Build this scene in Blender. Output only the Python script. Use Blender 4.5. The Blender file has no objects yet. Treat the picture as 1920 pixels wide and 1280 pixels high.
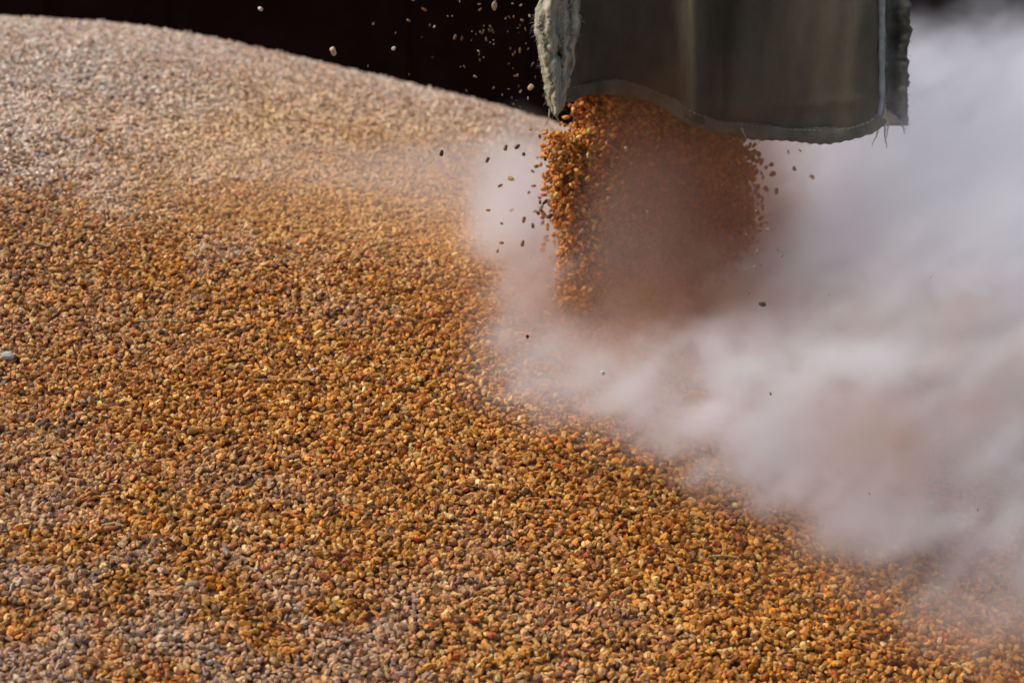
import bpy, bmesh, math, random
import numpy as np
from mathutils import Vector, Matrix, Euler

R = math.radians
rng = np.random.default_rng(11)
random.seed(5)
scene = bpy.context.scene
C = scene.collection

# ------------------------------------------------------------------ camera, world, sun, exposure
CZ = 1.30                                   # camera height above the yard
PITCH = R(12)
FPX = 960 / math.tan(R(14))                 # focal length in pixels of the 1920 px wide photograph
cam_d = bpy.data.cameras.new("camera")
cam = bpy.data.objects.new("camera", cam_d)
C.objects.link(cam)
cam.location = (0, 0, CZ)
cam.rotation_euler = (R(90) - PITCH, 0, 0)
cam_d.sensor_width = 36
cam_d.lens = 18 / math.tan(R(14))
cam_d.clip_start = 0.05
cam_d.clip_end = 400
cam_d.dof.use_dof = True
cam_d.dof.focus_distance = 1.66
cam_d.dof.aperture_fstop = 8.0
scene.camera = cam

SUN_EL, SUN_AZ = R(52), R(-82)              # azimuth measured from +Y towards +X
world = bpy.data.worlds.new("World")
scene.world = world
world.use_nodes = True
wn = world.node_tree
wn.nodes.clear()
wo = wn.nodes.new("ShaderNodeOutputWorld")
wb = wn.nodes.new("ShaderNodeBackground")
sky = wn.nodes.new("ShaderNodeTexSky")
sky.sky_type = 'NISHITA'
sky.sun_disc = False
sky.sun_elevation = SUN_EL
sky.sun_rotation = SUN_AZ
sky.air_density = 1.0
sky.dust_density = 5.0
wb.inputs["Strength"].default_value = 0.12
wn.links.new(sky.outputs[0], wb.inputs[0])
wn.links.new(wb.outputs[0], wo.inputs[0])

sun_d = bpy.data.lights.new("sun", 'SUN')
sun_d.energy = 2.0
sun_d.angle = R(30)
sun_d.color = (1.0, 0.955, 0.90)
sun = bpy.data.objects.new("sun", sun_d)
C.objects.link(sun)
sd = Vector((math.sin(SUN_AZ) * math.cos(SUN_EL), math.cos(SUN_AZ) * math.cos(SUN_EL), math.sin(SUN_EL)))
sun.rotation_euler = sd.to_track_quat('Z', 'Y').to_euler()
sun.location = sd * 20

scene.view_settings.view_transform = 'Standard'
scene.view_settings.look = 'None'
scene.view_settings.gamma = 1
scene.view_settings.exposure = 0.02
scene.view_settings.use_curve_mapping = False
scene.render.engine = 'CYCLES'
cy = scene.cycles
cy.max_bounces = 14
cy.diffuse_bounces = 3
cy.volume_bounces = 9
cy.transmission_bounces = 2
cy.volume_step_rate = 2.0
cy.volume_max_steps = 256
cy.use_denoising = True
cy.use_adaptive_sampling = True
cy.adaptive_threshold = 0.02


# ------------------------------------------------------------------ helpers
def P(px, py, y):
    """world point seen at pixel (px, py) of the 1920x1280 frame, at distance y along the ground"""
    dx = (px - 960) / FPX
    du = (640 - py) / FPX
    d = Vector((dx, math.cos(PITCH) + du * math.sin(PITCH), -math.sin(PITCH) + du * math.cos(PITCH)))
    d *= y / d.y
    return Vector((d.x, d.y, d.z + CZ))


def tag(o, label=None, cat=None, group=None, kind=None):
    if label: o["label"] = label
    if cat: o["category"] = cat
    if group: o["group"] = group
    if kind: o["kind"] = kind
    return o


def empty(name, loc):
    o = bpy.data.objects.new(name, None)
    C.objects.link(o)
    o.location = loc
    o.empty_display_size = 0.05
    return o


def mesh_np(name, v, tris=None, quads=None, mat=None, parent=None, smooth=True, link=True):
    """one mesh object out of numpy arrays"""
    me = bpy.data.meshes.new(name)
    v = np.asarray(v, np.float32)
    me.vertices.add(len(v))
    me.vertices.foreach_set("co", v.ravel())
    nt = 0 if tris is None else len(tris)
    nq = 0 if quads is None else len(quads)
    loops = []
    if nt: loops.append(np.asarray(tris, np.int32).ravel())
    if nq: loops.append(np.asarray(quads, np.int32).ravel())
    loops = np.concatenate(loops)
    me.loops.add(len(loops))
    me.loops.foreach_set("vertex_index", loops)
    me.polygons.add(nt + nq)
    st = np.concatenate([np.arange(nt) * 3, nt * 3 + np.arange(nq) * 4]).astype(np.int32)
    me.polygons.foreach_set("loop_start", st)
    me.update(calc_edges=True)
    me.polygons.foreach_set("use_smooth", np.full(nt + nq, smooth))
    if mat: me.materials.append(mat)
    if not link: return me
    o = bpy.data.objects.new(name, me)
    C.objects.link(o)
    if parent: o.parent = parent
    return o


def grid_mesh(name, fn, nu, nv, mat, parent=None, thick=0.0, keep=None):
    """grid surface fn(u, v) -> xyz, u and v in 0..1"""
    us = np.linspace(0, 1, nu)
    vs = np.linspace(0, 1, nv)
    pts = np.array([[fn(u, v) for u in us] for v in vs], np.float32).reshape(-1, 3)
    q = []
    for j in range(nv - 1):
        for i in range(nu - 1):
            if keep and not keep(us[i], vs[j]): continue
            a = j * nu + i
            q.append((a, a + 1, a + nu + 1, a + nu))
    o = mesh_np(name, pts, quads=q, mat=mat, parent=parent)
    if thick:
        m = o.modifiers.new("thickness", 'SOLIDIFY')
        m.thickness = thick
        m.offset = 0
    return o


def tube_mesh(paths, radii, seg=5):
    """vertices and quads of thin tubes along lists of points"""
    V, Q = [], []
    for pts, rad in zip(paths, radii):
        n = len(pts)
        base = len(V)
        for k, p in enumerate(pts):
            p = Vector(p)
            t = (Vector(pts[min(k + 1, n - 1)]) - Vector(pts[max(k - 1, 0)])).normalized()
            a = t.orthogonal().normalized()
            b = t.cross(a)
            r = rad[k] if hasattr(rad, '__len__') else rad * (1 - 0.7 * k / max(1, n - 1))
            for s in range(seg):
                ang = 2 * math.pi * s / seg
                V.append(tuple(p + (a * math.cos(ang) + b * math.sin(ang)) * r))
        for k in range(n - 1):
            for s in range(seg):
                a0 = base + k * seg + s
                a1 = base + k * seg + (s + 1) % seg
                Q.append((a0, a1, a1 + seg, a0 + seg))
    return V, Q


# ------------------------------------------------------------------ materials
def mat_new(name):
    m = bpy.data.materials.new(name)
    m.use_nodes = True
    nt = m.node_tree
    nt.nodes.clear()
    out = nt.nodes.new("ShaderNodeOutputMaterial")
    return m, nt, out


def L_(nt, a, b): nt.links.new(a, b)


def mat_grain(name, source):
    """kernel skin: per-kernel colour, a little mottling and a soft waxy sheen"""
    m, nt, out = mat_new(name)
    b = nt.nodes.new("ShaderNodeBsdfPrincipled")
    tc = nt.nodes.new("ShaderNodeTexCoord")
    nz = nt.nodes.new("ShaderNodeTexNoise")
    nz.inputs["Scale"].default_value = 520
    nz.inputs["Detail"].default_value = 3
    L_(nt, tc.outputs["Object"], nz.inputs["Vector"])
    mr = nt.nodes.new("ShaderNodeMapRange")
    mr.inputs[1].default_value = 0.3
    mr.inputs[2].default_value = 0.7
    mr.inputs[3].default_value = 0.72
    mr.inputs[4].default_value = 1.22
    L_(nt, nz.outputs[0], mr.inputs[0])
    if source == 'attr':
        c = nt.nodes.new("ShaderNodeAttribute")
        c.attribute_name = "kcol"
        col = c.outputs["Color"]
    else:
        c = nt.nodes.new("ShaderNodeObjectInfo")
        col = c.outputs["Color"]
    mx = nt.nodes.new("ShaderNodeVectorMath")
    mx.operation = 'SCALE'
    L_(nt, col, mx.inputs[0])
    L_(nt, mr.outputs[0], mx.inputs["Scale"])
    L_(nt, mx.outputs[0], b.inputs["Base Color"])
    b.inputs["Roughness"].default_value = 0.52
    b.inputs["Specular IOR Level"].default_value = 0.33
    L_(nt, b.outputs[0], out.inputs[0])
    return m


def mat_simple(name, col, rough=0.8, noise=0.0, nscale=30, bump=0.0, bscale=300, weave=0, col2=None, spec=0.3, stretch=(1, 1, 1)):
    m, nt, out = mat_new(name)
    b = nt.nodes.new("ShaderNodeBsdfPrincipled")
    b.inputs["Roughness"].default_value = rough
    b.inputs["Specular IOR Level"].default_value = spec
    tc = nt.nodes.new("ShaderNodeTexCoord")
    mp = nt.nodes.new("ShaderNodeMapping")
    mp.inputs["Scale"].default_value = stretch
    L_(nt, tc.outputs["Object"], mp.inputs[0])
    nz = nt.nodes.new("ShaderNodeTexNoise")
    nz.inputs["Scale"].default_value = nscale
    nz.inputs["Detail"].default_value = 6
    nz.inputs["Roughness"].default_value = 0.62
    L_(nt, mp.outputs[0], nz.inputs["Vector"])
    rp = nt.nodes.new("ShaderNodeValToRGB")
    c2 = col2 or tuple(c * (1 - noise) for c in col)
    rp.color_ramp.elements[0].position = 0.35
    rp.color_ramp.elements[0].color = (*c2, 1)
    rp.color_ramp.elements[1].position = 0.65
    rp.color_ramp.elements[1].color = (*col, 1)
    L_(nt, nz.outputs[0], rp.inputs[0])
    L_(nt, rp.outputs[0], b.inputs["Base Color"])
    if bump:
        bp = nt.nodes.new("ShaderNodeBump")
        bp.inputs["Strength"].default_value = bump
        bp.inputs["Distance"].default_value = 0.0008
        if weave:
            w1 = nt.nodes.new("ShaderNodeTexWave")
            w1.bands_direction = 'X'
            w2 = nt.nodes.new("ShaderNodeTexWave")
            w2.bands_direction = 'Z'
            for w in (w1, w2):
                w.inputs["Scale"].default_value = weave
                w.inputs["Distortion"].default_value = 1.5
                w.inputs["Detail"].default_value = 1
                L_(nt, tc.outputs["Object"], w.inputs["Vector"])
            ad = nt.nodes.new("ShaderNodeMath")
            ad.operation = 'ADD'
            L_(nt, w1.outputs[1], ad.inputs[0])
            L_(nt, w2.outputs[1], ad.inputs[1])
            L_(nt, ad.outputs[0], bp.inputs["Height"])
        else:
            n2 = nt.nodes.new("ShaderNodeTexNoise")
            n2.inputs["Scale"].default_value = bscale
            n2.inputs["Detail"].default_value = 4
            L_(nt, tc.outputs["Object"], n2.inputs["Vector"])
            L_(nt, n2.outputs[0], bp.inputs["Height"])
        L_(nt, bp.outputs[0], b.inputs["Normal"])
    L_(nt, b.outputs[0], out.inputs[0])
    return m


M_GRAIN = mat_grain("grain_skin", 'attr')
M_LOOSE = mat_grain("loose_grain_skin", 'object')
M_CANVAS = mat_simple("olive_canvas", (0.195, 0.168, 0.108), 0.8, nscale=9, bump=0.6, weave=260, col2=(0.100, 0.080, 0.050), stretch=(1.6, 1.6, 0.8))
M_HEM = mat_simple("canvas_hem", (0.24, 0.23, 0.165), 0.85, nscale=60, bump=0.6, weave=260, col2=(0.13, 0.125, 0.09))
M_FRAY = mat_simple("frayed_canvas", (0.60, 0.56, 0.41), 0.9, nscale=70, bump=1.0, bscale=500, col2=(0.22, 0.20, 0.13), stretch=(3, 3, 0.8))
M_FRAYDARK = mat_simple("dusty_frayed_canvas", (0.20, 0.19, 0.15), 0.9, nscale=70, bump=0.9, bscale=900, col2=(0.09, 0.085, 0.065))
M_CORD = mat_simple("seam_cord", (0.42, 0.43, 0.38), 0.7, noise=0.35, nscale=120)
M_THREAD = mat_simple("thread", (0.45, 0.42, 0.34), 0.8, noise=0.3, nscale=200)
M_STRAW = mat_simple("straw", (0.55, 0.38, 0.17), 0.6, noise=0.35, nscale=200)
M_PALE = mat_simple("pale_pebble", (0.58, 0.56, 0.52), 0.7, noise=0.3, nscale=200)
M_WALL = mat_simple("shade_dark_boards", (0.024, 0.010, 0.0075), 0.95, noise=0.5, nscale=5, bump=0.4, bscale=40, spec=0.02)  # near black: the unlit space behind the heap is put into the colour
M_YARD = mat_simple("yard_concrete", (0.16, 0.155, 0.145), 0.9, noise=0.4, nscale=3, bump=0.3, bscale=80)


# ------------------------------------------------------------------ the heap's shape
LX = np.array([-2.5, -.7, -.5, -.3, -.13, .03, .15, .35, .62, 1.2, 2.5])
LZ = np.array([-.12, -.0214, -.0308, -.0599, -.0846, -.1103, -.1393, -.1883, -.2576, -.4107, -.75])
_xs = np.linspace(-2.5, 2.5, 501)
_ls = np.interp(_xs, LX, LZ)
_k = np.ones(21) / 21
_ls[10:-10] = np.convolve(_ls, _k, 'valid')


def smooth(a, b, v):
    t = np.clip((v - a) / (b - a), 0, 1)
    return t * t * (3 - 2 * t)


_ph = rng.uniform(0, 6.28, (9, 3))
_fr = rng.uniform(4, 22, 9)
_dr = rng.uniform(0, 6.28, 9)


def heap_z(x, y):
    """height of the grain heap over the yard, metres"""
    x = np.asarray(x, float)
    y = np.asarray(y, float)
    t = np.clip(y - 1.8, 0, 2.0)
    a = np.where(y < 1.8, -0.53 + 0.42 * (y - 1.4), -0.362 + 0.42 * t - 0.235 * t * t)
    a = a + np.where(y > 3.8, -0.52 * (y - 3.8), 0)
    z = a - 0.08 * x + smooth(1.5, 2.5, y) * np.interp(x, _xs, _ls)
    for i in range(9):
        z = z + 0.0045 / _fr[i] * 4 * np.sin(_fr[i] * (x * math.cos(_dr[i]) + y * math.sin(_dr[i])) + _ph[i, 0])
    z = z - 0.25 * np.clip(np.abs(x) - 1.4, 0, 9)
    return z + CZ


def value_noise(x, y, scale, seed=0, octaves=3):
    """tileable-enough value noise 0..1 for numpy arrays"""
    tot = np.zeros_like(x, float)
    amp, s, norm = 1.0, scale, 0.0
    for o in range(octaves):
        g = np.random.default_rng(seed + 31 * o).random((128, 128))
        u, v = x * s + 57.3, y * s + 31.7
        iu, iv = np.floor(u).astype(int), np.floor(v).astype(int)
        fu, fv = u - iu, v - iv
        fu, fv = fu * fu * (3 - 2 * fu), fv * fv * (3 - 2 * fv)
        a = g[iu % 128, iv % 128]; b = g[(iu + 1) % 128, iv % 128]
        c = g[iu % 128, (iv + 1) % 128]; d = g[(iu + 1) % 128, (iv + 1) % 128]
        tot += amp * ((a * (1 - fu) + b * fu) * (1 - fv) + (c * (1 - fu) + d * fu) * fv)
        norm += amp
        amp *= 0.55
        s *= 2.1
    return tot / norm


# ------------------------------------------------------------------ kernels
def kernel_template(rings, seg, blunt=0.0, bend=0.0, crease=0.3):
    """unit kernel along X, half length 1: plump one side, crease on the other"""
    V = [(-1, 0, 0)]
    xs = -np.cos(np.linspace(0, math.pi, rings + 2))[1:-1]
    for x in xs:
        r = (1 - abs(x) ** (2.2 + blunt)) ** 0.5 * (1.0 - 0.16 * x)
        for s in range(seg):
            a = 2 * math.pi * s / seg
            yy, zz = math.cos(a) * r * 0.53, math.sin(a) * r * 0.47
            if zz < 0 and abs(yy) < 0.2: zz *= 1 - crease
            V.append((x, yy, zz - bend * x * x))
    V.append((1, 0, -bend))
    V = np.array(V)
    T, Q = [], []
    for s in range(seg):
        T.append((0, 1 + (s + 1) % seg, 1 + s))
        last = 1 + (rings - 1) * seg
        T.append((len(V) - 1, last + s, last + (s + 1) % seg))
    for k in range(rings - 1):
        for s in range(seg):
            a, b = 1 + k * seg + s, 1 + k * seg + (s + 1) % seg
            Q.append((a, b, b + seg, a + seg))
    return V, np.array(T), np.array(Q)


PALETTE = np.array([
    (0.56, 0.290, 0.085), (0.60, 0.290, 0.060), (0.46, 0.200, 0.050), (0.36, 0.140, 0.042),
    (0.64, 0.400, 0.190), (0.55, 0.320, 0.110), (0.20, 0.080, 0.030), (0.10, 0.050, 0.026),
    (0.40, 0.250, 0.190), (0.50, 0.310, 0.110), (0.48, 0.130, 0.035), (0.74, 0.560, 0.360)])
PW = np.array([.20, .16, .12, .10, .13, .13, .06, .03, .02, .04, .02, .06])
DUSTCOL = np.array((0.58, 0.51, 0.44))


def kernel_colors(n, dust, g=rng, pale=None):
    c = PALETTE[g.choice(len(PALETTE), n, p=PW / PW.sum())]
    c = c * g.uniform(0.58, 1.28, (n, 1)) * g.uniform(0.97, 1.03, (n, 3)) * np.array((1.13, 0.91, 0.46))
    w = np.clip(dust * g.uniform(0.45, 1.4, n), 0, 0.92)[:, None]
    dc = (DUSTCOL if pale is None else DUSTCOL + (np.array((0.97, 0.80, 0.65)) - DUSTCOL) * pale[:, None]) * g.uniform(0.7, 1.12, (n, 1)) * g.uniform(0.96, 1.04, (n, 3))
    return np.clip(c * (1 - w) + dc * w, 0.01, 0.9)


def rot_from(normal, yaw, pitch, roll):
    """rotation matrices (n,3,3): local z near the surface normal"""
    n = len(yaw)
    up = normal
    ref = np.tile(np.array((0., 1., 0.)), (n, 1))
    ax = np.cross(ref, up); ax /= np.linalg.norm(ax, axis=1)[:, None]
    ay = np.cross(up, ax)
    B = np.stack([ax, ay, up], 2)
    cy_, sy = np.cos(yaw), np.sin(yaw)
    cp, sp = np.cos(pitch), np.sin(pitch)
    cr, sr = np.cos(roll), np.sin(roll)
    o, z = np.ones(n), np.zeros(n)
    Rz = np.stack([cy_, -sy, z, sy, cy_, z, z, z, o], 1).reshape(-1, 3, 3)
    Ry = np.stack([cp, z, sp, z, o, z, -sp, z, cp], 1).reshape(-1, 3, 3)
    Rx = np.stack([o, z, z, z, cr, -sr, z, sr, cr], 1).reshape(-1, 3, 3)
    return B @ Rz @ Ry @ Rx


def kernels_mesh(pos, rot, size, cols, tmpl):
    """vertices, tris, quads and vertex colours of many kernels"""
    V, T, Q = tmpl
    n, m = len(pos), len(V)
    vv = np.einsum('nij,nmj->nmi', rot, V[None] * size[:, None, :]) + pos[:, None]
    off = (np.arange(n) * m)[:, None, None]
    return vv.reshape(-1, 3), (T[None] + off).reshape(-1, 3), (Q[None] + off).reshape(-1, 4), np.repeat(cols, m, 0)


def merge(parts):
    V, T, Q, K, o = [], [], [], [], 0
    for v, t, q, k in parts:
        V.append(v); T.append(t + o); Q.append(q + o); K.append(k); o += len(v)
    return np.concatenate(V), np.concatenate(T), np.concatenate(Q), np.concatenate(K)


def set_colors(o, cols):
    a = o.data.attributes.new("kcol", 'FLOAT_COLOR', 'POINT')
    rgba = np.ones((len(cols), 4), np.float32)
    rgba[:, :3] = cols
    a.data.foreach_set("color", rgba.ravel())


def chipped(t, amount, seed, cut=None):
    V, T, Q = t
    g = np.random.default_rng(seed)
    V = V + g.normal(0, amount, V.shape) * np.array((1.0, .7, .7))
    if cut: V[:, 0] = np.minimum(V[:, 0], cut)                  # a broken kernel
    V[:, 1] *= g.uniform(.9, 1.25)
    V[:, 2] *= g.uniform(.7, 1.05)
    return V, T, Q


TM = [chipped(kernel_template(4, 6, (0, 1.5, 4.0, 6.0, .5)[i % 5], (0, .08, 0, .1)[i % 4]), .055 + .02 * (i % 3), 40 + i, (None, None, .45, None, .2)[i % 5]) for i in range(12)]
TM_FAR = [chipped(kernel_template(3, 5, 1.5 * (i % 3)), .06, 80 + i) for i in range(4)]
TM_BIG = [kernel_template(9, 12, 0, 0.05, 0.45), kernel_template(9, 12, 1.5, 0.02, 0.45), kernel_template(9, 12, 4, 0.0, 0.2)]


# ------------------------------------------------------------------ setting: yard, wall
def box_bm(bm, x0, x1, y0, y1, z0, z1):
    r = bmesh.ops.create_cube(bm, size=1)
    for v in r['verts']:
        v.co = ((x0 + x1) / 2 + v.co.x * (x1 - x0), (y0 + y1) / 2 + v.co.y * (y1 - y0), (z0 + z1) / 2 + v.co.z * (z1 - z0))


def bm_obj(name, bm, mat, parent=None):
    me = bpy.data.meshes.new(name)
    bm.to_mesh(me); bm.free()
    me.materials.append(mat)
    o = bpy.data.objects.new(name, me)
    C.objects.link(o)
    if parent: o.parent = parent
    return o


bm = bmesh.new()
bmesh.ops.create_grid(bm, x_segments=2, y_segments=2, size=60)
tag(bm_obj("ground", bm, M_YARD), kind="structure")

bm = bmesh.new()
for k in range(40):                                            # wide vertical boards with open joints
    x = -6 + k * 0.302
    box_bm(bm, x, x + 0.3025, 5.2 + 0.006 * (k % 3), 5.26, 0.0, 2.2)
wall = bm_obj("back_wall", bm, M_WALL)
tag(wall, "boarded wall coloured almost black for the unlit space behind the crest of the grain heap", "wall")


# ------------------------------------------------------------------ the grain heap
def build_heap():
    nx, ny = 200, 240
    gx = np.linspace(-2.2, 2.2, nx)
    gy = np.concatenate([np.linspace(0.45, 1.15, 20)[:-1], np.linspace(1.15, 3.2, ny - 59), np.linspace(3.2, 5.0, 41)[1:]])
    ny = len(gy)
    X, Y = np.meshgrid(gx, gy)
    Z = np.maximum(heap_z(X, Y), -0.01) - 0.0016
    base = np.stack([X, Y, Z], 2).reshape(-1, 3)
    a = (np.arange(ny - 1)[:, None] * nx + np.arange(nx - 1)[None]).ravel()
    bq = np.stack([a, a + 1, a + nx + 1, a + nx], 1)
    bcol = np.tile(np.array((0.16, 0.075, 0.028)), (len(base), 1)) * rng.uniform(0.6, 1.3, (len(base), 1))  # shade in the gaps between kernels put into a darker base colour

    parts = [(base, np.zeros((0, 3), int), bq, bcol)]
    # jittered hexagonal scatter inside the part of the heap the photo can see, with a margin
    for (y0, y1, sp, sz, tm) in ((1.16, 1.75, 0.0040, 1.20, TM), (1.75, 2.25, 0.0042, 1.22, TM), (2.25, 3.12, 0.0047, 1.25, TM_FAR)):
        xs_all, ys_all = [], []
        row = 0
        y = y0
        while y < y1:
            hw = y * 0.2493 * 1.06 + 0.12
            xs = np.arange(-hw, hw, sp) + (sp / 2 if row % 2 else 0)
            xs_all.append(xs); ys_all.append(np.full(len(xs), y))
            y += sp * 0.80
            row += 1
        x = np.concatenate(xs_all); y = np.concatenate(ys_all)
        n = len(x)
        x = x + rng.uniform(-.5, .5, n) * sp * 0.95
        y = y + rng.uniform(-.5, .5, n) * sp * 0.95
        e = 0.004
        zx = (heap_z(x + e, y) - heap_z(x - e, y)) / (2 * e)
        zy = (heap_z(x, y + e) - heap_z(x, y - e)) / (2 * e)
        nrm = np.stack([-zx, -zy, np.ones(n)], 1)
        nrm /= np.linalg.norm(nrm, axis=1)[:, None]
        lump = value_noise(x, y, 60, 3, 3) - 0.5
        up = rng.normal(0, 0.0012, n) + lump * 0.0055
        pos = np.stack([x, y, heap_z(x, y)], 1) + nrm * up[:, None]
        tilt = rng.normal(0, 0.42, n)
        rot = rot_from(nrm, rng.uniform(0, 2 * math.pi, n), tilt, rng.uniform(0, 2 * math.pi, n))
        half = 0.0029 * sz * np.clip(rng.normal(1, 0.13, n), 0.6, 1.35)
        wid = half * np.clip(rng.normal(1.12, 0.13, n), 0.8, 1.5)
        size = np.stack([half, wid, wid * rng.uniform(0.85, 1.1, n)], 1)
        small = rng.random(n) < 0.10
        size[small] *= rng.uniform(0.45, 0.8, small.sum())[:, None]
        # settled dust: thick below the crest on the far slope, in drifts near the bottom left, thin elsewhere
        n1 = value_noise(x, y, 9, 7, 4)
        n2 = value_noise(x, y, 26, 17, 3)
        d = 0.0 + 0.14 * smooth(0.5, 0.8, n1)
        far = smooth(2.0, 2.36, y + (n1 - .5) * 0.48 + (n2 - .5) * 0.26 + rng.normal(0, 0.07, n) + 0.08 * smooth(-.1, -.6, x) - 0.34 * smooth(-0.30, 0.04, x))
        d = d + far * (1.0 - 0.34 * smooth(2.30, 2.62, y))
        low = smooth(1.58, 1.38, y + 0.28 * x + (n1 - .5) * 0.25) * smooth(0.15, -0.15, x)
        d = d + 0.40 * low * smooth(0.40, 0.64, n2 * 0.6 + n1 * 0.4 + rng.normal(0, 0.03, n))
        leftd = smooth(-0.30, -0.48, x + (n1 - .5) * 0.2) * 0.16
        d = d + leftd
        cols = kernel_colors(n, np.clip(d, 0, 0.9), pale=far)
        warm_glow = (smooth(1.85, 2.05, y) * smooth(2.75, 2.35, y) * smooth(-0.52, -0.20, x + (n1 - .5) * .3) * smooth(0.2, 0.05, x))[:, None]  # warm light on the slope left of the sleeve, painted into kernel colours
        cols = cols * (1 - 0.55 * warm_glow) + np.array((0.84, 0.48, 0.15)) * rng.uniform(.7, 1.2, (n, 1)) * 0.55 * warm_glow
        pick = rng.integers(0, len(tm), n)
        for k, t in enumerate(tm):
            s = pick == k
            parts.append(kernels_mesh(pos[s], rot[s], size[s], cols[s], t))
    V, T, Q, K = merge(parts)
    o = mesh_np("grain_heap", V, T, Q, M_GRAIN, smooth=False)
    set_colors(o, K)
    tag(o, "large sloping heap of amber and brown wheat grain, dusted pale near the crest", "grain heap", kind="stuff")
    return o


build_heap()


# ------------------------------------------------------------------ grain pouring out of the sleeve
SX, SY = 0.135, 1.925                                          # where the stream falls


def build_stream():
    n = 26000
    z0, z1 = float(heap_z(SX, SY)) - 0.01, P(1235, 90, SY).z
    z = rng.uniform(z0, z1, n)
    f = (z1 - z) / (z1 - z0)                                   # 0 at the top
    hw = 0.080 + 0.014 * smooth(0.25, 0.6, f) - 0.006 * smooth(.7, 1, f)
    hd = 0.040 + 0.008 * f
    ang = rng.uniform(0, 2 * math.pi, n)
    bulge = 0.80 + 0.28 * np.sin(np.clip((f - .1) / .8, 0, 1) * math.pi) + 0.05 * np.sin(z * 90) + 0.04 * np.sin(z * 37 + 1)
    hw = np.where(np.cos(ang) > 0, hw * bulge, hw)
    rad = np.sqrt(rng.uniform(0.25, 1, n))
    rad = rad * (1 + 0.05 * np.sin(ang * 5 + z * 30) + 0.03 * np.sin(ang * 9 - z * 55))
    tail = rng.random(n) < 0.14
    rad = np.where(tail, rad * 1 + rng.exponential(0.11, n), rad)
    gone = rng.random(n) < 0.72 * smooth(0.35, 1.0, np.cos(ang) * rad) * smooth(0.15, 0.7, f)   # the right side thins out as it falls
    x = SX + np.cos(ang) * rad * hw + 0.004 * np.sin(z * 40)
    y = SY + np.sin(ang) * rad * hd
    pos = np.stack([x, y, z], 1)
    nrm = rng.normal(0, 1, (n, 3)); nrm /= np.linalg.norm(nrm, axis=1)[:, None]
    rot = rot_from(nrm, rng.uniform(0, 6.28, n), rng.uniform(0, 6.28, n), rng.uniform(0, 6.28, n))
    half = 0.0031 * np.clip(rng.normal(1, 0.14, n), 0.55, 1.4)
    wid = half * np.clip(rng.normal(1.12, 0.13, n), 0.8, 1.5)
    size = np.stack([half, wid, wid], 1)
    cols = kernel_colors(n, np.full(n, 0.03)) * np.array((1.1, 0.90, 0.72))
    pick = rng.integers(0, len(TM), n)
    pick[gone] = -1
    V, T, Q, K = merge([kernels_mesh(pos[pick == k], rot[pick == k], size[pick == k], cols[pick == k], t) for k, t in enumerate(TM)])
    m = 3400                                                   # ribbon along the left side, light from the left put into brighter colours
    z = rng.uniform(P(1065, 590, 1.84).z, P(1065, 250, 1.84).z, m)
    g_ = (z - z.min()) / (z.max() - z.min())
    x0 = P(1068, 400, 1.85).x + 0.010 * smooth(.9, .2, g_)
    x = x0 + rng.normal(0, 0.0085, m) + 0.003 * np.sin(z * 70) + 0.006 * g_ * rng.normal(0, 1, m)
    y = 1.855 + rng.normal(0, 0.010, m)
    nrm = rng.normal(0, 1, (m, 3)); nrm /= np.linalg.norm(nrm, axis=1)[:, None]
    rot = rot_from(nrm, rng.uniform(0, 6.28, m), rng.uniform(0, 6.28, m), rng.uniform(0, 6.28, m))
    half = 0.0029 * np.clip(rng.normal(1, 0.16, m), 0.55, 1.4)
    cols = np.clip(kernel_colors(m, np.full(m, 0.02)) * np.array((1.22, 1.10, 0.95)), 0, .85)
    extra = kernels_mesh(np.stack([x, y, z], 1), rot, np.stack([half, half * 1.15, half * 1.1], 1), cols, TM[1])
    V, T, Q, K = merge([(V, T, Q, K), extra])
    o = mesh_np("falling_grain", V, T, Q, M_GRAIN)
    set_colors(o, K)
    tag(o, "thick orange brown stream of grain pouring from the canvas sleeve onto the heap", "falling grain", kind="stuff")


build_stream()


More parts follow.
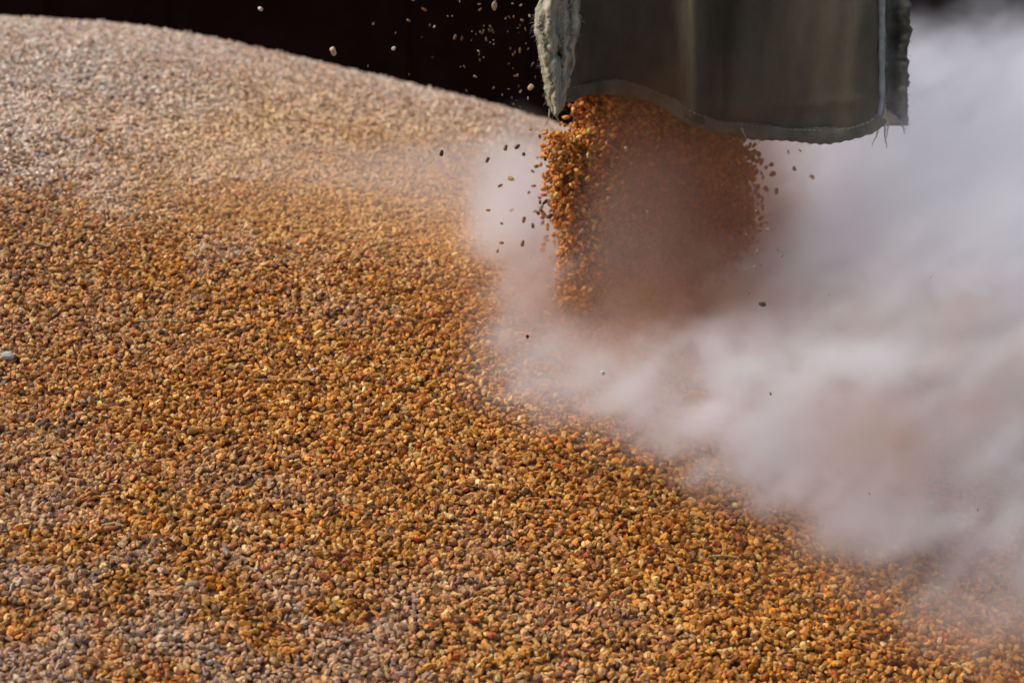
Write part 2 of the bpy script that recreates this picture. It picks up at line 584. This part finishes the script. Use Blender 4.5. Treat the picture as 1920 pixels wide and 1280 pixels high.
# ------------------------------------------------------------------ the canvas sleeve
def build_sleeve():
    root = empty("canvas_sleeve", P(1360, 230, 1.90))
    tag(root, "worn olive canvas sleeve with frayed edges hanging over the falling grain", "canvas sleeve")
    inv = Vector(root.location)

    def loc(p): return tuple(Vector(p) - inv)

    U = np.array([1062, 1085, 1130, 1200, 1262, 1282, 1298, 1318, 1345, 1400, 1470, 1540, 1600, 1632, 1648, 1656])
    DY = np.array([1.812, 1.846, 1.874, 1.876, 1.868, 1.836, 1.796, 1.820, 1.862, 1.846, 1.836, 1.824, 1.816, 1.818, 1.826, 1.842])
    BX = np.array([1040, 1062, 1100, 1150, 1200, 1250, 1300, 1340, 1400, 1480, 1560, 1600, 1630, 1645, 1656, 1664])
    BY = np.array([205, 190, 178, 174, 183, 203, 233, 248, 256, 264, 266, 261, 250, 240, 222, 196])
    du = np.linspace(1040, 1664, 300)
    dd = np.convolve(np.pad(np.interp(du, U, DY), 5, 'edge'), np.ones(11) / 11, 'valid')
    bb = np.convolve(np.pad(np.interp(du, BX, BY), 6, 'edge'), np.ones(13) / 13, 'valid')

    def depth(px, k=0.0):
        d = float(np.interp(px, du, dd))
        d += 0.0016 * math.sin(px * 0.045 + k * 5) + 0.0012 * math.sin(px * 0.11 - k * 9)
        return d

    def front(u, v):
        px = 1062 + u * (1656 - 1062)
        bot = float(np.interp(px, du, bb)) - 6
        py = bot + (-260 - bot) * v
        fold = 0.010 * math.exp(-((px - 1480 + 120 * v) / 70) ** 2) * math.sin(v * 6) * 0.5
        crease = -0.006 * math.exp(-((py - (205 - 0.06 * (px - 1340))) / 9) ** 2) * (1 if px > 1340 else 0)
        lean = 0.004 * math.sin(py * 0.021 + px * 0.006)
        q = P(px, py, depth(px, v) + fold + crease * 0.5 + lean * v)
        return loc(q)
    grid_mesh("front_panel", front, 130, 70, M_CANVAS, root, 0.0022)

    # back panel, wider on the right where its raw edge shows
    def back(u, v):
        px = 1045 + u * (1700 - 1045)
        y = 1.99 - 0.13 * abs(2 * u - 1) ** 3
        bot = 172 + 64 * min(1, max(0, (u - .25) / .4))
        py = bot + (-260 - bot) * v
        return loc(P(px - 4 * v, py, y + 0.002 * math.sin(px * .05)))
    grid_mesh("back_panel", back, 60, 40, M_CANVAS, root, 0.0022)

    # rolled hem following the lower edge
    path, rad = [], []
    for px in np.linspace(1058, 1650, 110):
        by = float(np.interp(px, du, bb))
        w = 0.0054 + 0.0008 * math.sin(px * .05)
        path.append((px, by)); rad.append(w)
    hd = np.convolve(np.pad([depth(px) - 0.003 for px, _ in path], 6, 'edge'), np.ones(13) / 13, 'valid')
    V, Q = [], []
    seg = 12
    for k, (px, by) in enumerate(path):
        c = P(px, by - 11, hd[k])
        x0, y0 = path[max(k - 1, 0)]; x1, y1 = path[min(k + 1, len(path) - 1)]
        t = (P(x1, y1, 1.83) - P(x0, y0, 1.83)).normalized()
        n = Vector((0, 1, 0)); s = t.cross(n).normalized()
        for j in range(seg):
            a = 2 * math.pi * j / seg
            pucker = 1 + 0.10 * math.sin(k * 1.9) * math.cos(a)
            V.append(loc(c + s * math.cos(a) * rad[k] * 1.25 * pucker + n * math.sin(a) * rad[k] * 0.62))
    for k in range(len(path) - 1):
        for j in range(seg):
            a0, a1 = k * seg + j, k * seg + (j + 1) % seg
            Q.append((a0, a1, a1 + seg, a0 + seg))
    Q += [tuple(range(0, 4))]
    hem = mesh_np("hem", V, quads=Q, mat=M_HEM, parent=root)
    # stitches along the hem
    paths, rr = [], []
    for px in np.arange(1075, 1640, 9.0):
        by = float(np.interp(px, du, bb))
        by2 = float(np.interp(px + 5, du, bb))
        paths.append([loc(P(px, by - 21, depth(px) - 0.0050)), loc(P(px + 5, by2 - 21, depth(px + 5) - 0.0050))])
        rr.append([0.0005, 0.0005])
    V, Q = tube_mesh(paths, rr, 4)
    mesh_np("stitching", V, quads=Q, mat=M_THREAD, parent=hem)

    # piping down the front panel's right edge, its highlight put into the pale colour
    pts, rr = [], []
    for py in np.linspace(-260, 236, 60):
        bend = max(0, (py - 170) / 66) ** 2
        pts.append(loc(P(1653 - 14 * bend, py, 1.826 + 0.001 * math.sin(py * .05))))
        rr.append(0.0030 + 0.0004 * math.sin(py * .13))
    V, Q = tube_mesh([pts], [rr], 8)
    mesh_np("seam_cord", V, quads=Q, mat=M_CORD, parent=root)

    # right seam allowance: dusty strip ending in a ragged corner
    gr = np.random.default_rng(4)
    rag = gr.uniform(-1, 1, 400)

    def ragged(i): return float(np.interp(i % 399, np.arange(400), rag))

    def right(u, v):
        py = 232 - v * 492
        xr = 1700 - 0.045 * (232 - py) * 0 + 4 * ragged(v * 90) + 3 * ragged(200 + v * 25) + (6 if py < 80 else 0)
        bottom = -34 * (1 - u) ** 1.5 * max(0, 1 - v * 12)
        px = 1660 + u * (xr - 1660)
        y = 1.850 + 0.006 * math.sin(u * 5) + 0.0022 * ragged(100 + v * 130) + 0.004 * math.sin(v * 23 + u * 2)
        return loc(P(px, py + bottom + 5 * ragged(30 + u * 20) * (v < .02), y))
    re_ = grid_mesh("frayed_edge", right, 10, 110, M_FRAYDARK, root, 0.0018)
    re_["label"] = "dark dusty frayed edge on the right"

    # left raw edge: thick, pale, twisted and torn
    LE = np.array([(-260, 1016, 1090), (0, 1014, 1086), (28, 1004, 1084), (48, 1002, 1088), (70, 1006, 1080), (95, 1012, 1077), (125, 1017, 1074), (150, 1019, 1068), (175, 1024, 1062), (192, 1026, 1056), (205, 1034, 1050), (216, 1040, 1044)])

    def left(u, v):
        py = 216 - v * 476
        x0 = float(np.interp(py, LE[:, 0], LE[:, 1])) + 2.0 * ragged(300 + v * 31) + 1.2 * ragged(v * 170)
        x1 = float(np.interp(py, LE[:, 0], LE[:, 2])) + 2.5 * ragged(60 + v * 40)
        px = x0 + (x1 - x0) * u
        rope = 0.0060 * math.sin(u * 8.5 + 1.4 * math.sin(v * 7) + v * 5) + 0.0030 * math.sin(u * 21 + v * 9 + 1.5 * ragged(v * 30)) + 0.0010 * ragged(v * 60 + u * 60)
        y = 1.792 - 0.016 * math.sin(math.pi * u) + rope + 0.022 * u
        hole = math.exp(-(((px - 1046) / 7) ** 2 + ((py - 102) / 8) ** 2))
        return loc(P(px, py, y + 0.022 * hole))
    le = grid_mesh("frayed_edge", left, 34, 170, M_FRAY, root, 0.0024)
    le["label"] = "pale torn and frayed edge on the left"
    # loose fibres on both raw edges
    for par, side, cnt in ((le, 0, 130), (re_, 1, 90)):
        paths, rr = [], []
        for k in range(cnt):
            py = gr.uniform(-20, 214) if side == 0 else gr.uniform(-20, 236)
            if side == 0:
                x0, x1 = np.interp(py, LE[:, 0], LE[:, 1]), np.interp(py, LE[:, 0], LE[:, 2])
                if gr.random() < .55: px, sgn = x0 + 2, -1
                else: px, sgn = x1 - 2, 1
                y = 1.792 + (0.02 if sgn > 0 else 0)
            else:
                px, sgn, y = 1699, 1, 1.852
            p = P(px, py, y)
            d = Vector((sgn * gr.uniform(.2, 1), gr.uniform(-.5, .5), gr.uniform(-1.6, .4))).normalized()
            ln = gr.uniform(0.002, 0.0085)
            pts = [p]
            for s in range(4):
                d = (d + Vector(gr.normal(0, .35, 3)) + Vector((0, 0, -.2))).normalized()
                pts.append(pts[-1] + d * ln / 4)
            paths.append([loc(q) for q in pts]); rr.append(gr.uniform(0.00018, 0.0004))
        if side == 0:                                             # strands lying along the torn edge
            for k in range(110):
                v0, u0 = gr.uniform(0.0, .62), gr.uniform(.04, .96)
                ln, ph = gr.uniform(.03, .14), gr.uniform(0, 6)
                pts = []
                for s in range(9):
                    v = v0 + ln * s / 8
                    u = min(.99, max(.01, u0 + .07 * math.sin(ph + s * .9)))
                    q = Vector(left(u, v))
                    pts.append(tuple(q + Vector((0, -0.0016 - 0.0012 * math.sin(s + ph), 0))))
                paths.append([tuple(p) for p in pts]); rr.append([gr.uniform(0.0004, 0.0010)] * 9)
        V, Q = tube_mesh(paths, rr, 4)
        f = mesh_np("loose_fibers", V, quads=Q, mat=M_THREAD, parent=par)
        f["kind"] = "stuff"
    # threads hanging from the right corner and from the tip on the left
    for (px, py, y, ln, dx) in ((1650, 232, 1.83, .017, -.10), (1656, 228, 1.83, .020, -.02), (1664, 212, 1.84, .022, .12), (1390, 240, 1.83, .010, .5), (1040, 210, 1.79, .014, .1), (1030, 204, 1.79, .012, .35), (1690, 232, 1.85, .010, .4)):
        p = P(px, py, y)
        d = Vector((dx, 0, -1)).normalized()
        pts = [p]
        for s in range(7):
            d = (d + Vector(gr.normal(0, .22, 3)) + Vector((0, 0, -.15))).normalized()
            pts.append(pts[-1] + d * ln * 1.25 / 7)
        V, Q = tube_mesh([[loc(q) for q in pts]], [0.0011], 5)
        mesh_np("thread", V, quads=Q, mat=M_THREAD, parent=root)


build_sleeve()


# ------------------------------------------------------------------ single kernels in the air and on the heap
KM = []
for i, (V, T, Q) in enumerate(TM_BIG):
    KM.append(mesh_np("grain_kernel", V * 0.0031 * np.array((1, 1.12, 1.12)), T, Q, M_LOOSE, link=False))


def kernel(p, size=1.0, col=None, label=None, group=None, long=1.0, mesh=None):
    o = bpy.data.objects.new("grain_kernel", KM[mesh if mesh is not None else random.randrange(3)])
    C.objects.link(o)
    o.location = p
    o.rotation_euler = [random.uniform(0, 6.28) for _ in range(3)]
    o.scale = (size * long, size, size)
    if col is None: col = kernel_colors(1, np.array([0.05]))[0]
    o.color = (*[float(c) for c in col], 1)
    tag(o, label, "grain kernel", group)
    return o


# notable ones
kernel(P(625, 97, 1.72), 1.35, (0.66, 0.48, 0.32), "largest pale kernel in mid air before the black wall, well left of the canvas", "flying grain kernels")
kernel(P(488, 17, 1.80), 1.0, (0.62, 0.50, 0.42), "pale kernel flying farthest left, high above the crest of the heap", "flying grain kernels")
kernel(P(738, 91, 1.75), .85, (0.74, 0.68, 0.60), "small whitish kernel between the largest flying kernel and the frayed canvas edge", "flying grain kernels", long=.8)
kernel(P(995, 164, 1.74), 1.2, (0.66, 0.42, 0.22), "round tan kernel just left of the tip of the frayed canvas edge", "flying grain kernels", long=.8)
kernel(P(927, 12, 1.75), 1.25, (0.50, 0.33, 0.20), "brown kernel at the top of the black gap near the frayed edge", "flying grain kernels")
kernel(P(828, 287, 1.62), .85, (0.06, 0.035, 0.03), "small dark kernel in front of the bright yellow slope left of the white dust", "flying grain kernels")
kernel(P(1131, 699, 1.55), .8, (0.80, 0.78, 0.74), "white kernel floating in the dust below the falling stream", "flying grain kernels", long=.8)
kernel(P(989, 631, 1.60), .7, (0.10, 0.05, 0.04), "lone dark kernel over the pale dust low left of the falling stream", "flying grain kernels", long=.8)
kernel(P(1429, 570, 1.62), 1.1, (0.16, 0.12, 0.09), "dark oval kernel in the dust low right of the falling stream", "flying grain kernels")
kernel(P(1174, 279, 1.74), .75, (0.60, 0.36, 0.22), "pale speck of a kernel crossing the falling stream just below the hem", "flying grain kernels", long=.8)

# small bright kernels against the black gap
G1 = "small kernels flying before the black wall"


def gap_label(px, py, size, tone):
    s = "tiny" if size < .33 else "small"
    hgt = "high up" if py < 70 else ("at mid height" if py < 135 else "just over the crest")
    near = "hard by" if px > 950 else ("near" if px > 860 else "well left of")
    return f"{s} {tone} chip in the black gap, {hgt}, {near} the canvas"


spots = [(795, 18), (848, 30), (853, 70), (811, 108), (903, 63), (907, 108), (900, 113), (864, 178), (942, 178), (925, 165), (884, 76), (920, 50), (948, 35), (952, 60), (975, 95), (985, 55), (700, 45), (690, 124), (742, 62), (862, 3), (977, 10), (993, 30), (1004, 145)]
while len(spots) < 78:
    px = 1006 - abs(random.gauss(0, 1)) * 95
    py = random.uniform(-5, 205)
    line = np.interp(px, [0, 250, 500, 750, 1000], [25, 55, 110, 165, 222])
    if px > 690 and py < line - 8: spots.append((px, py))
for (px, py) in spots:
    w = random.random()
    c, tone = ((0.55, 0.43, 0.30), "pale") if w < .2 else (((0.32, 0.16, 0.07), "brown") if w < .55 else ((0.16, 0.075, 0.035), "dark"))
    size = random.choice([.22, .26, .3, .36, .45, .6])
    kernel(P(px, py, random.uniform(1.7, 2.05)), size, c, gap_label(px, py, size, tone), G1, long=random.uniform(.8, 1.5))

# dark ones over the white puff, left of the stream
G2 = "kernels flying beside the stream over the white puff"
L2 = "dark kernel flying in the white puff of dust just left of the falling stream"
spots = [(948, 277), (970, 275), (982, 289), (1012, 256), (914, 300), (958, 335), (1005, 312), (1026, 312), (1040, 284), (1042, 300), (1035, 330), (1033, 343), (1022, 356), (938, 348), (1048, 270), (1050, 322), (941, 419), (940, 455), (999, 423), (982, 412), (980, 456), (1038, 395), (1045, 407), (1030, 282), (1045, 255), (915, 394), (1015, 395), (933, 470), (1027, 430), (1050, 362)]
for (px, py) in spots:
    size = random.uniform(.55, 1.0)
    lab = f"{'small' if size < .75 else 'plump'} dark kernel in the white puff, {'touching the stream' if px > 1020 else ('midway to the slope' if px > 965 else 'beside the golden slope')}, {'near the frayed tip' if py < 300 else ('halfway down' if py < 390 else 'low down')}"
    kernel(P(px, py, random.uniform(1.78, 1.86)), size, random.choice([(0.30, 0.15, 0.06), (0.18, 0.09, 0.05), (0.46, 0.24, 0.08)]), lab, G2, long=random.uniform(.8, 1.25))
G3 = "kernels flying right of the stream"
L3 = "small brown kernel flying in the dust right of the falling stream"
spots = [(1400, 440), (1420, 470), (1398, 505), (1415, 500), (1465, 480), (1405, 550), (1440, 430), (1418, 395), (1745, 520), (1555, 552), (1478, 285), (1500, 282), (1445, 738), (1833, 955), (1630, 925)]
for (px, py) in spots:
    L3 = f"small brown kernel in the dust {'beside the right of' if px < 1475 else 'far right of'} the stream, {'level with the hem' if py < 345 else ('level with its middle' if py < 480 else ('level with its foot' if py < 650 else 'low above the heap'))}"
    kernel(P(px, py, random.uniform(1.66, 1.8) if py < 600 else 1.52), random.uniform(.35, .65), random.choice([(0.38, 0.25, 0.17), (0.42, 0.25, 0.14), (0.34, 0.23, 0.17)]), L3, G3, long=random.uniform(.8, 1.3))


def on_heap(px, py, lift=0.0):
    """point of the heap seen at a pixel"""
    a, b = 1.1, 3.0
    y = a
    while y < b:
        q = P(px, py, y)
        if q.z < float(heap_z(q.x, q.y)) + lift: return q
        y += 0.002
    return q


def lying(px, py, size, col, label, long=1.0, yaw=0.0, mesh=0):
    q = on_heap(px, py, 0.003)
    o = kernel(q, size, col, label, "odd kernels lying on the heap", long, mesh)
    o.rotation_euler = (0.25, -0.1, yaw)
    return o


lying(1052, 996, 1.15, (0.62, 0.12, 0.04), "bright orange red kernel lying on the lower middle of the heap", 1.0, 1.2)
lying(360, 1095, 1.7, (0.42, 0.30, 0.17), "large flat tan kernel lying on the heap near the bottom left", 1.0, 0.3, 2)
lying(205, 990, 1.3, (0.46, 0.15, 0.05), "rust orange kernel lying on the lower left of the heap", 1.4, 0.1)
lying(588, 693, .9, (0.80, 0.76, 0.70), "small white kernel lying on the middle of the heap", 0.9, 0.6)
lying(847, 968, 1.15, (0.75, 0.55, 0.26), "shiny yellow kernel standing on end in the lower middle of the heap", 1.0, 1.4)
lying(172, 221, 1.3, (0.42, 0.15, 0.05), "single orange kernel on the pale dusty slope near the crest, at left", 1.2, 0.2)
lying(272, 160, 1.5, (0.55, 0.36, 0.14), "single yellow kernel on the pale dusty slope close to the crest", 1.0, 1.0)

q = on_heap(12, 668, 0.004)
bm = bmesh.new()
bmesh.ops.create_icosphere(bm, subdivisions=3, radius=1)
for v in bm.verts:
    v.co = Vector((v.co.x * .0075, v.co.y * .005, v.co.z * .0038)) * (1 + .12 * math.sin(v.co.x * 4 + v.co.y * 3) + .06 * math.sin(v.co.z * 9))
for f in bm.faces: f.smooth = True
o = bm_obj("pebble", bm, M_PALE)
o.location = q
tag(o, "pale grey pebble lying on the heap at the far left edge", "pebble")


def straw(pts_px, rad, label, lift=0.0035):
    pts = [on_heap(px, py, lift) for px, py in pts_px]
    c = pts[0]
    V, Q = tube_mesh([[tuple(p - c) for p in pts]], [[rad] * len(pts)], 6)
    o = mesh_np("straw", V, quads=Q, mat=M_STRAW)
    o.location = c
    tag(o, label, "straw", "bits of straw on the heap")


straw([(475, 712), (530, 711), (585, 713)], .0008, "thin straight straw lying across the middle of the heap")
straw([(432, 222), (455, 240), (482, 266)], .0009, "short bent straw on the pale dusty slope under the crest")
straw([(255, 520 + 82), (300, 600), (345, 603)], .0008, "thin horizontal straw left of the middle of the heap")
straw([(30, 462), (60, 455), (90, 462)], .0012, "curved tan straw lying at the left under the pale dusty slope")
straw([(1328, 1043), (1355, 1041), (1382, 1044)], .0011, "short pale straw on the lower right of the heap below the dust")
straw([(190, 985), (215, 980), (232, 986)], .0012, "short orange straw at the lower left of the heap")


# ------------------------------------------------------------------ the dust
class N:
    """tiny expression builder over math nodes of one node tree"""
    nt = None
    def __init__(s, v): s.v = v
    @staticmethod
    def op(kind, *a, clamp=False):
        n = N.nt.nodes.new("ShaderNodeMath")
        n.operation = kind
        n.use_clamp = clamp
        for i, x in enumerate(a):
            x = x.v if isinstance(x, N) else x
            if isinstance(x, (int, float)): n.inputs[i].default_value = x
            else: N.nt.links.new(x, n.inputs[i])
        return N(n.outputs[0])
    def __add__(s, o): return N.op('ADD', s, o)
    __radd__ = __add__
    def __sub__(s, o): return N.op('SUBTRACT', s, o)
    def __rsub__(s, o): return N.op('SUBTRACT', o, s)
    def __mul__(s, o): return N.op('MULTIPLY', s, o)
    __rmul__ = __mul__
    def __truediv__(s, o): return N.op('DIVIDE', s, o)


def nmin(a, b): return N.op('MINIMUM', a, b)
def nmax(a, b): return N.op('MAXIMUM', a, b)


def ss(a, b, x):
    n = N.nt.nodes.new("ShaderNodeMapRange")
    n.interpolation_type = 'SMOOTHSTEP'
    if isinstance(x, N): N.nt.links.new(x.v, n.inputs[0])
    n.inputs[1].default_value = a
    n.inputs[2].default_value = b
    return N(n.outputs[0])


def nnoise(vec, scale, detail=3, rough=.55, dist=0.0, w=0.0, stretch=(1, 1, 1), rot=(0, 0, 0)):
    a = N.nt.nodes.new("ShaderNodeVectorRotate")
    a.rotation_type = 'EULER_XYZ'
    a.inputs["Rotation"].default_value = rot
    N.nt.links.new(vec, a.inputs[0])
    m = N.nt.nodes.new("ShaderNodeVectorMath")
    m.operation = 'MULTIPLY'
    N.nt.links.new(a.outputs[0], m.inputs[0])
    m.inputs[1].default_value = stretch
    t = N.nt.nodes.new("ShaderNodeTexNoise")
    t.noise_dimensions = '4D'
    t.inputs["W"].default_value = w
    t.inputs["Scale"].default_value = scale
    t.inputs["Detail"].default_value = detail
    t.inputs["Roughness"].default_value = rough
    t.inputs["Distortion"].default_value = dist
    N.nt.links.new(m.outputs[0], t.inputs["Vector"])
    return N(t.outputs[0])


def blob(X, Y, Z, c, r, soft=1.0):
    dx, dy, dz = (X - c[0]) / r[0], (Y - c[1]) / r[1], (Z - c[2]) / r[2]
    d = N.op('SQRT', dx * dx + dy * dy + dz * dz)
    return ss(1.0 + 0.5 * soft, 1.0 - 0.75 * soft, d)


def build_dust(name, label, color, brown):
    m, nt, out = mat_new(name)
    pv = nt.nodes.new("ShaderNodeVolumePrincipled")
    pv.inputs["Color"].default_value = (*color, 1)
    pv.inputs["Anisotropy"].default_value = 0.35
    pv.inputs["Density"].default_value = 1.0
    nt.links.new(pv.outputs[0], out.inputs["Volume"])

    vol = bpy.data.volumes.new(name)
    vol.materials.append(m)
    o = bpy.data.objects.new(name, vol)
    C.objects.link(o)
    tag(o, label, "dust cloud", kind="stuff")
    g = bpy.data.node_groups.new("dust_density", 'GeometryNodeTree')
    g.interface.new_socket("Geometry", in_out='INPUT', socket_type='NodeSocketGeometry')
    g.interface.new_socket("Geometry", in_out='OUTPUT', socket_type='NodeSocketGeometry')
    N.nt = g
    go = g.nodes.new("NodeGroupOutput")
    vc = g.nodes.new("GeometryNodeVolumeCube")
    lo, hi, vx = Vector((-1.0, 1.25, 0.55)), Vector((1.25, 3.3, 1.45)), 0.0085
    vc.inputs["Min"].default_value = lo
    vc.inputs["Max"].default_value = hi
    for a, k in zip("XYZ", range(3)): vc.inputs["Resolution " + a].default_value = int((hi[k] - lo[k]) / vx)
    pos = g.nodes.new("GeometryNodeInputPosition")
    sp = g.nodes.new("ShaderNodeSeparateXYZ")
    g.links.new(pos.outputs[0], sp.inputs[0])
    vec = pos.outputs[0]
    X, Y, Z = (N(sp.outputs[i]) for i in range(3))

    # height over the heap
    t = nmax(Y - 1.8, 0.0)
    ylow = nmin(Y, 1.8)
    surf = (ylow - 1.4) * 0.42 - 0.53 + t * 0.42 - t * t * 0.235 + CZ - X * 0.08
    lat = nmin(X, 0.03) * 0.15 - 0.113 - nmax(X - 0.03, 0.0) * 0.25
    surf = surf + ss(1.5, 2.5, Y) * lat
    h = Z - surf

    n1 = nnoise(vec, 5.5, 3, .5, 0.4, 1.3)
    n2 = nnoise(vec, 13, 4, .58, 0.8, 4.1)
    n3 = nnoise(vec, 15, 5, .6, 1.6, 8.8, (0.8, 1.0, 2.6), (0, R(34), R(-20)))
    n4 = nnoise(vec, 9, 5, .55, 2.2, 21.0, (0.7, 1.0, 1.8), (0, R(30), 0))     # wisps leaning with the draught
    wob = (n1 - 0.5) * 0.16 + (n2 - 0.5) * 0.07
    s1 = (X + 0.04) * 0.66 + (Y - 1.84) * 0.75 + 0.055 + ss(0.0, 0.3, X) * 0.045 - ss(0.25, 0.50, X) * 0.095
    s2 = X + 0.035 - ss(2.0, 2.3, Y) * 0.22
    s = nmin(s1, s2) + wob
    ramp = ss(-0.015, 0.08, s)
    Hh = nmax(s, 0.0) * 0.30 + 0.055 + ss(0.20, 0.46, X + wob * 0.6) * 0.34 * ss(1.5, 1.75, Y)
    vert = ss(1.15, 0.35, h / Hh)
    cont = ss(0.38, 0.62, n2 * 0.5 + n3 * 0.5)
    c = P(1185, 555, 1.82)
    hole = 1.0 - blob(X + (n2 - .5) * 0.10, Y, Z + (n3 - .5) * 0.06, c, (0.105, 0.13, 0.055), .7) * 0.95
    ridge = ss(0.26, 0.08, s1 + wob) * 0.9 + 1.0
    wisp = ss(0.47, 0.60, n4 * 0.6 + n3 * 0.4)
    cap = ss(2.95, 2.45, Y) * ss(1.195, 0.99, Z + (n1 - 0.5) * 0.30 + (n2 - .5) * 0.20)
    bank = cap * ramp * vert * (cont * 0.9 + wisp * 1.5 + 0.12) * hole * ridge
    # high bank on the right, thinning towards the top
    top = ss(2.95, 2.45, Y) * ss(1.195, 0.99, Z + (n1 - 0.5) * 0.34 + (n2 - .5) * 0.20 + ss(.3, .6, X) * 0.03)
    right = nmax(ss(0.17, 0.30, X + (n1 - .5) * 0.10) * ss(1.93, 2.03, Y), ss(0.37, 0.50, X + (n1 - .5) * 0.10) * ss(1.66, 1.9, Y)) * top * (cont * 0.5 + wisp * 0.5 + 0.45)
    c = P(968, 385, 1.97)
    puff = blob(X, Y, Z + (n2 - .5) * 0.06, c, (0.042, 0.06, 0.068)) * (cont * 0.9 + 0.4)
    c = P(985, 640, 1.80)
    foot = blob(X + (n2 - .5) * .05, Y, Z + (n3 - .5) * 0.05, c, (0.05, 0.07, 0.035)) * (cont * 0.9 + 0.4)
    c = P(1215, 440, 1.80)
    veil = blob(X + (n1 - .5) * .08, Y, Z + (n2 - .5) * 0.05, c, (0.060, 0.05, 0.085)) * (n2 * 1.5)
    c = P(1330, 700, 1.61)
    front = blob(X + (n1 - .5) * .1, Y, Z + (n3 - .5) * 0.08, c, (0.16, 0.08, 0.04)) * wisp * 2.0
    for (px, py, yy, ra, rb, rc) in ((985, 655, 1.795, .050, .04, .026), (1075, 715, 1.735, .060, .045, .022), (1190, 770, 1.685, .070, .05, .024), (1330, 830, 1.645, .075, .05, .028), (1480, 880, 1.61, .08, .06, .032)):
        c = P(px, py, yy)
        front = front + blob(X + (n4 - .5) * .09, Y + (n2 - .5) * .06, Z + (n3 - .5) * 0.05, c, (ra, rb, rc), .9) * (wisp * 2.8 + 0.4)
    floor_ = ss(-0.012, 0.0, h)
    dens = (bank * 13.0 + right * 6.5 + puff * 26.0 + foot * 15.0 + veil * 5.0 + front * 21.0) * floor_
    drift = ss(2.62, 2.42, Y + h * 4.0) * ss(0.11, 0.0, h + (n1 - .5) * 0.08) * ss(1.85, 2.25, Y + (n2 - .5) * 0.2) * ss(0.1, -0.1, X) * (0.45 + 0.55 * ss(0.25, 0.7, n1 * .5 + n2 * .5)) * floor_
    dens = nmax(dens - 0.05, 0.0) + drift * 7.5
    if brown:
        c = P(1265, 400, 1.835)
        b1 = blob(X + (n1 - .5) * .06, Y, Z + (n2 - .5) * 0.06, c, (0.092, 0.05, 0.13), .9) * (0.55 + cont * .8)
        c = P(1400, 360, 1.93)
        b1 = b1 + blob(X + (n2 - .5) * .04, Y, Z, c, (0.060, 0.07, 0.12), .95) * (0.3 + cont) * 1.1
        c = P(1250, 610, 1.80)
        b2 = blob(X + (n1 - .5) * .10, Y, Z + (n3 - .5) * 0.05, c, (0.13, 0.10, 0.055), .9) * (0.3 + cont)
        c = P(960, 520, 1.86)
        b3 = blob(X + (n2 - .5) * .06, Y, Z, c, (0.06, 0.06, 0.04), .9)
        low_ = ss(0.10, 0.0, h) * ss(-0.10, 0.03, s) * ss(0.30, 0.10, s1) * ss(0.4, 0.62, n1 * .5 + n3 * .5)
        c = P(1740, 760, 1.60)
        b4 = blob(X + (n1 - .5) * .22, Y + (n3 - .5) * .2, Z + (n2 - .5) * 0.12, c, (0.10, 0.10, 0.06), .9) * ss(.5, .62, n2)
        c = P(1660, 580, 1.75)
        b4 = b4 + blob(X + (n2 - .5) * .12, Y, Z + (n3 - .5) * 0.08, c, (0.10, 0.08, 0.035), .95) * ss(.42, .6, n1)
        c = P(1850, 640, 1.62)
        b4 = b4 + blob(X + (n2 - .5) * .12, Y, Z + (n3 - .5) * 0.08, c, (0.05, 0.06, 0.05), .95) * ss(.42, .6, n2)
        b1 = b1 * ss(0.045, 0.10, X)
        dens = (b1 * 13.0 + b2 * 8.0 + b3 * 2.0 + low_ * 3.5 + b4 * 8.0) * floor_
    g.links.new(dens.v, vc.inputs["Density"])
    sm_ = g.nodes.new("GeometryNodeSetMaterial")
    sm_.inputs["Material"].default_value = m
    g.links.new(vc.outputs[0], sm_.inputs[0])
    g.links.new(sm_.outputs[0], go.inputs[0])
    md = o.modifiers.new("density", 'NODES')
    md.node_group = g


build_dust("dust_cloud", "billowing pale grey dust rising right of the falling grain and rolling down the heap", (0.970, 0.972, 0.995), False)
build_dust("chaff_dust", "orange brown dust hanging around the falling grain stream and its foot", (0.74, 0.46, 0.28), True)
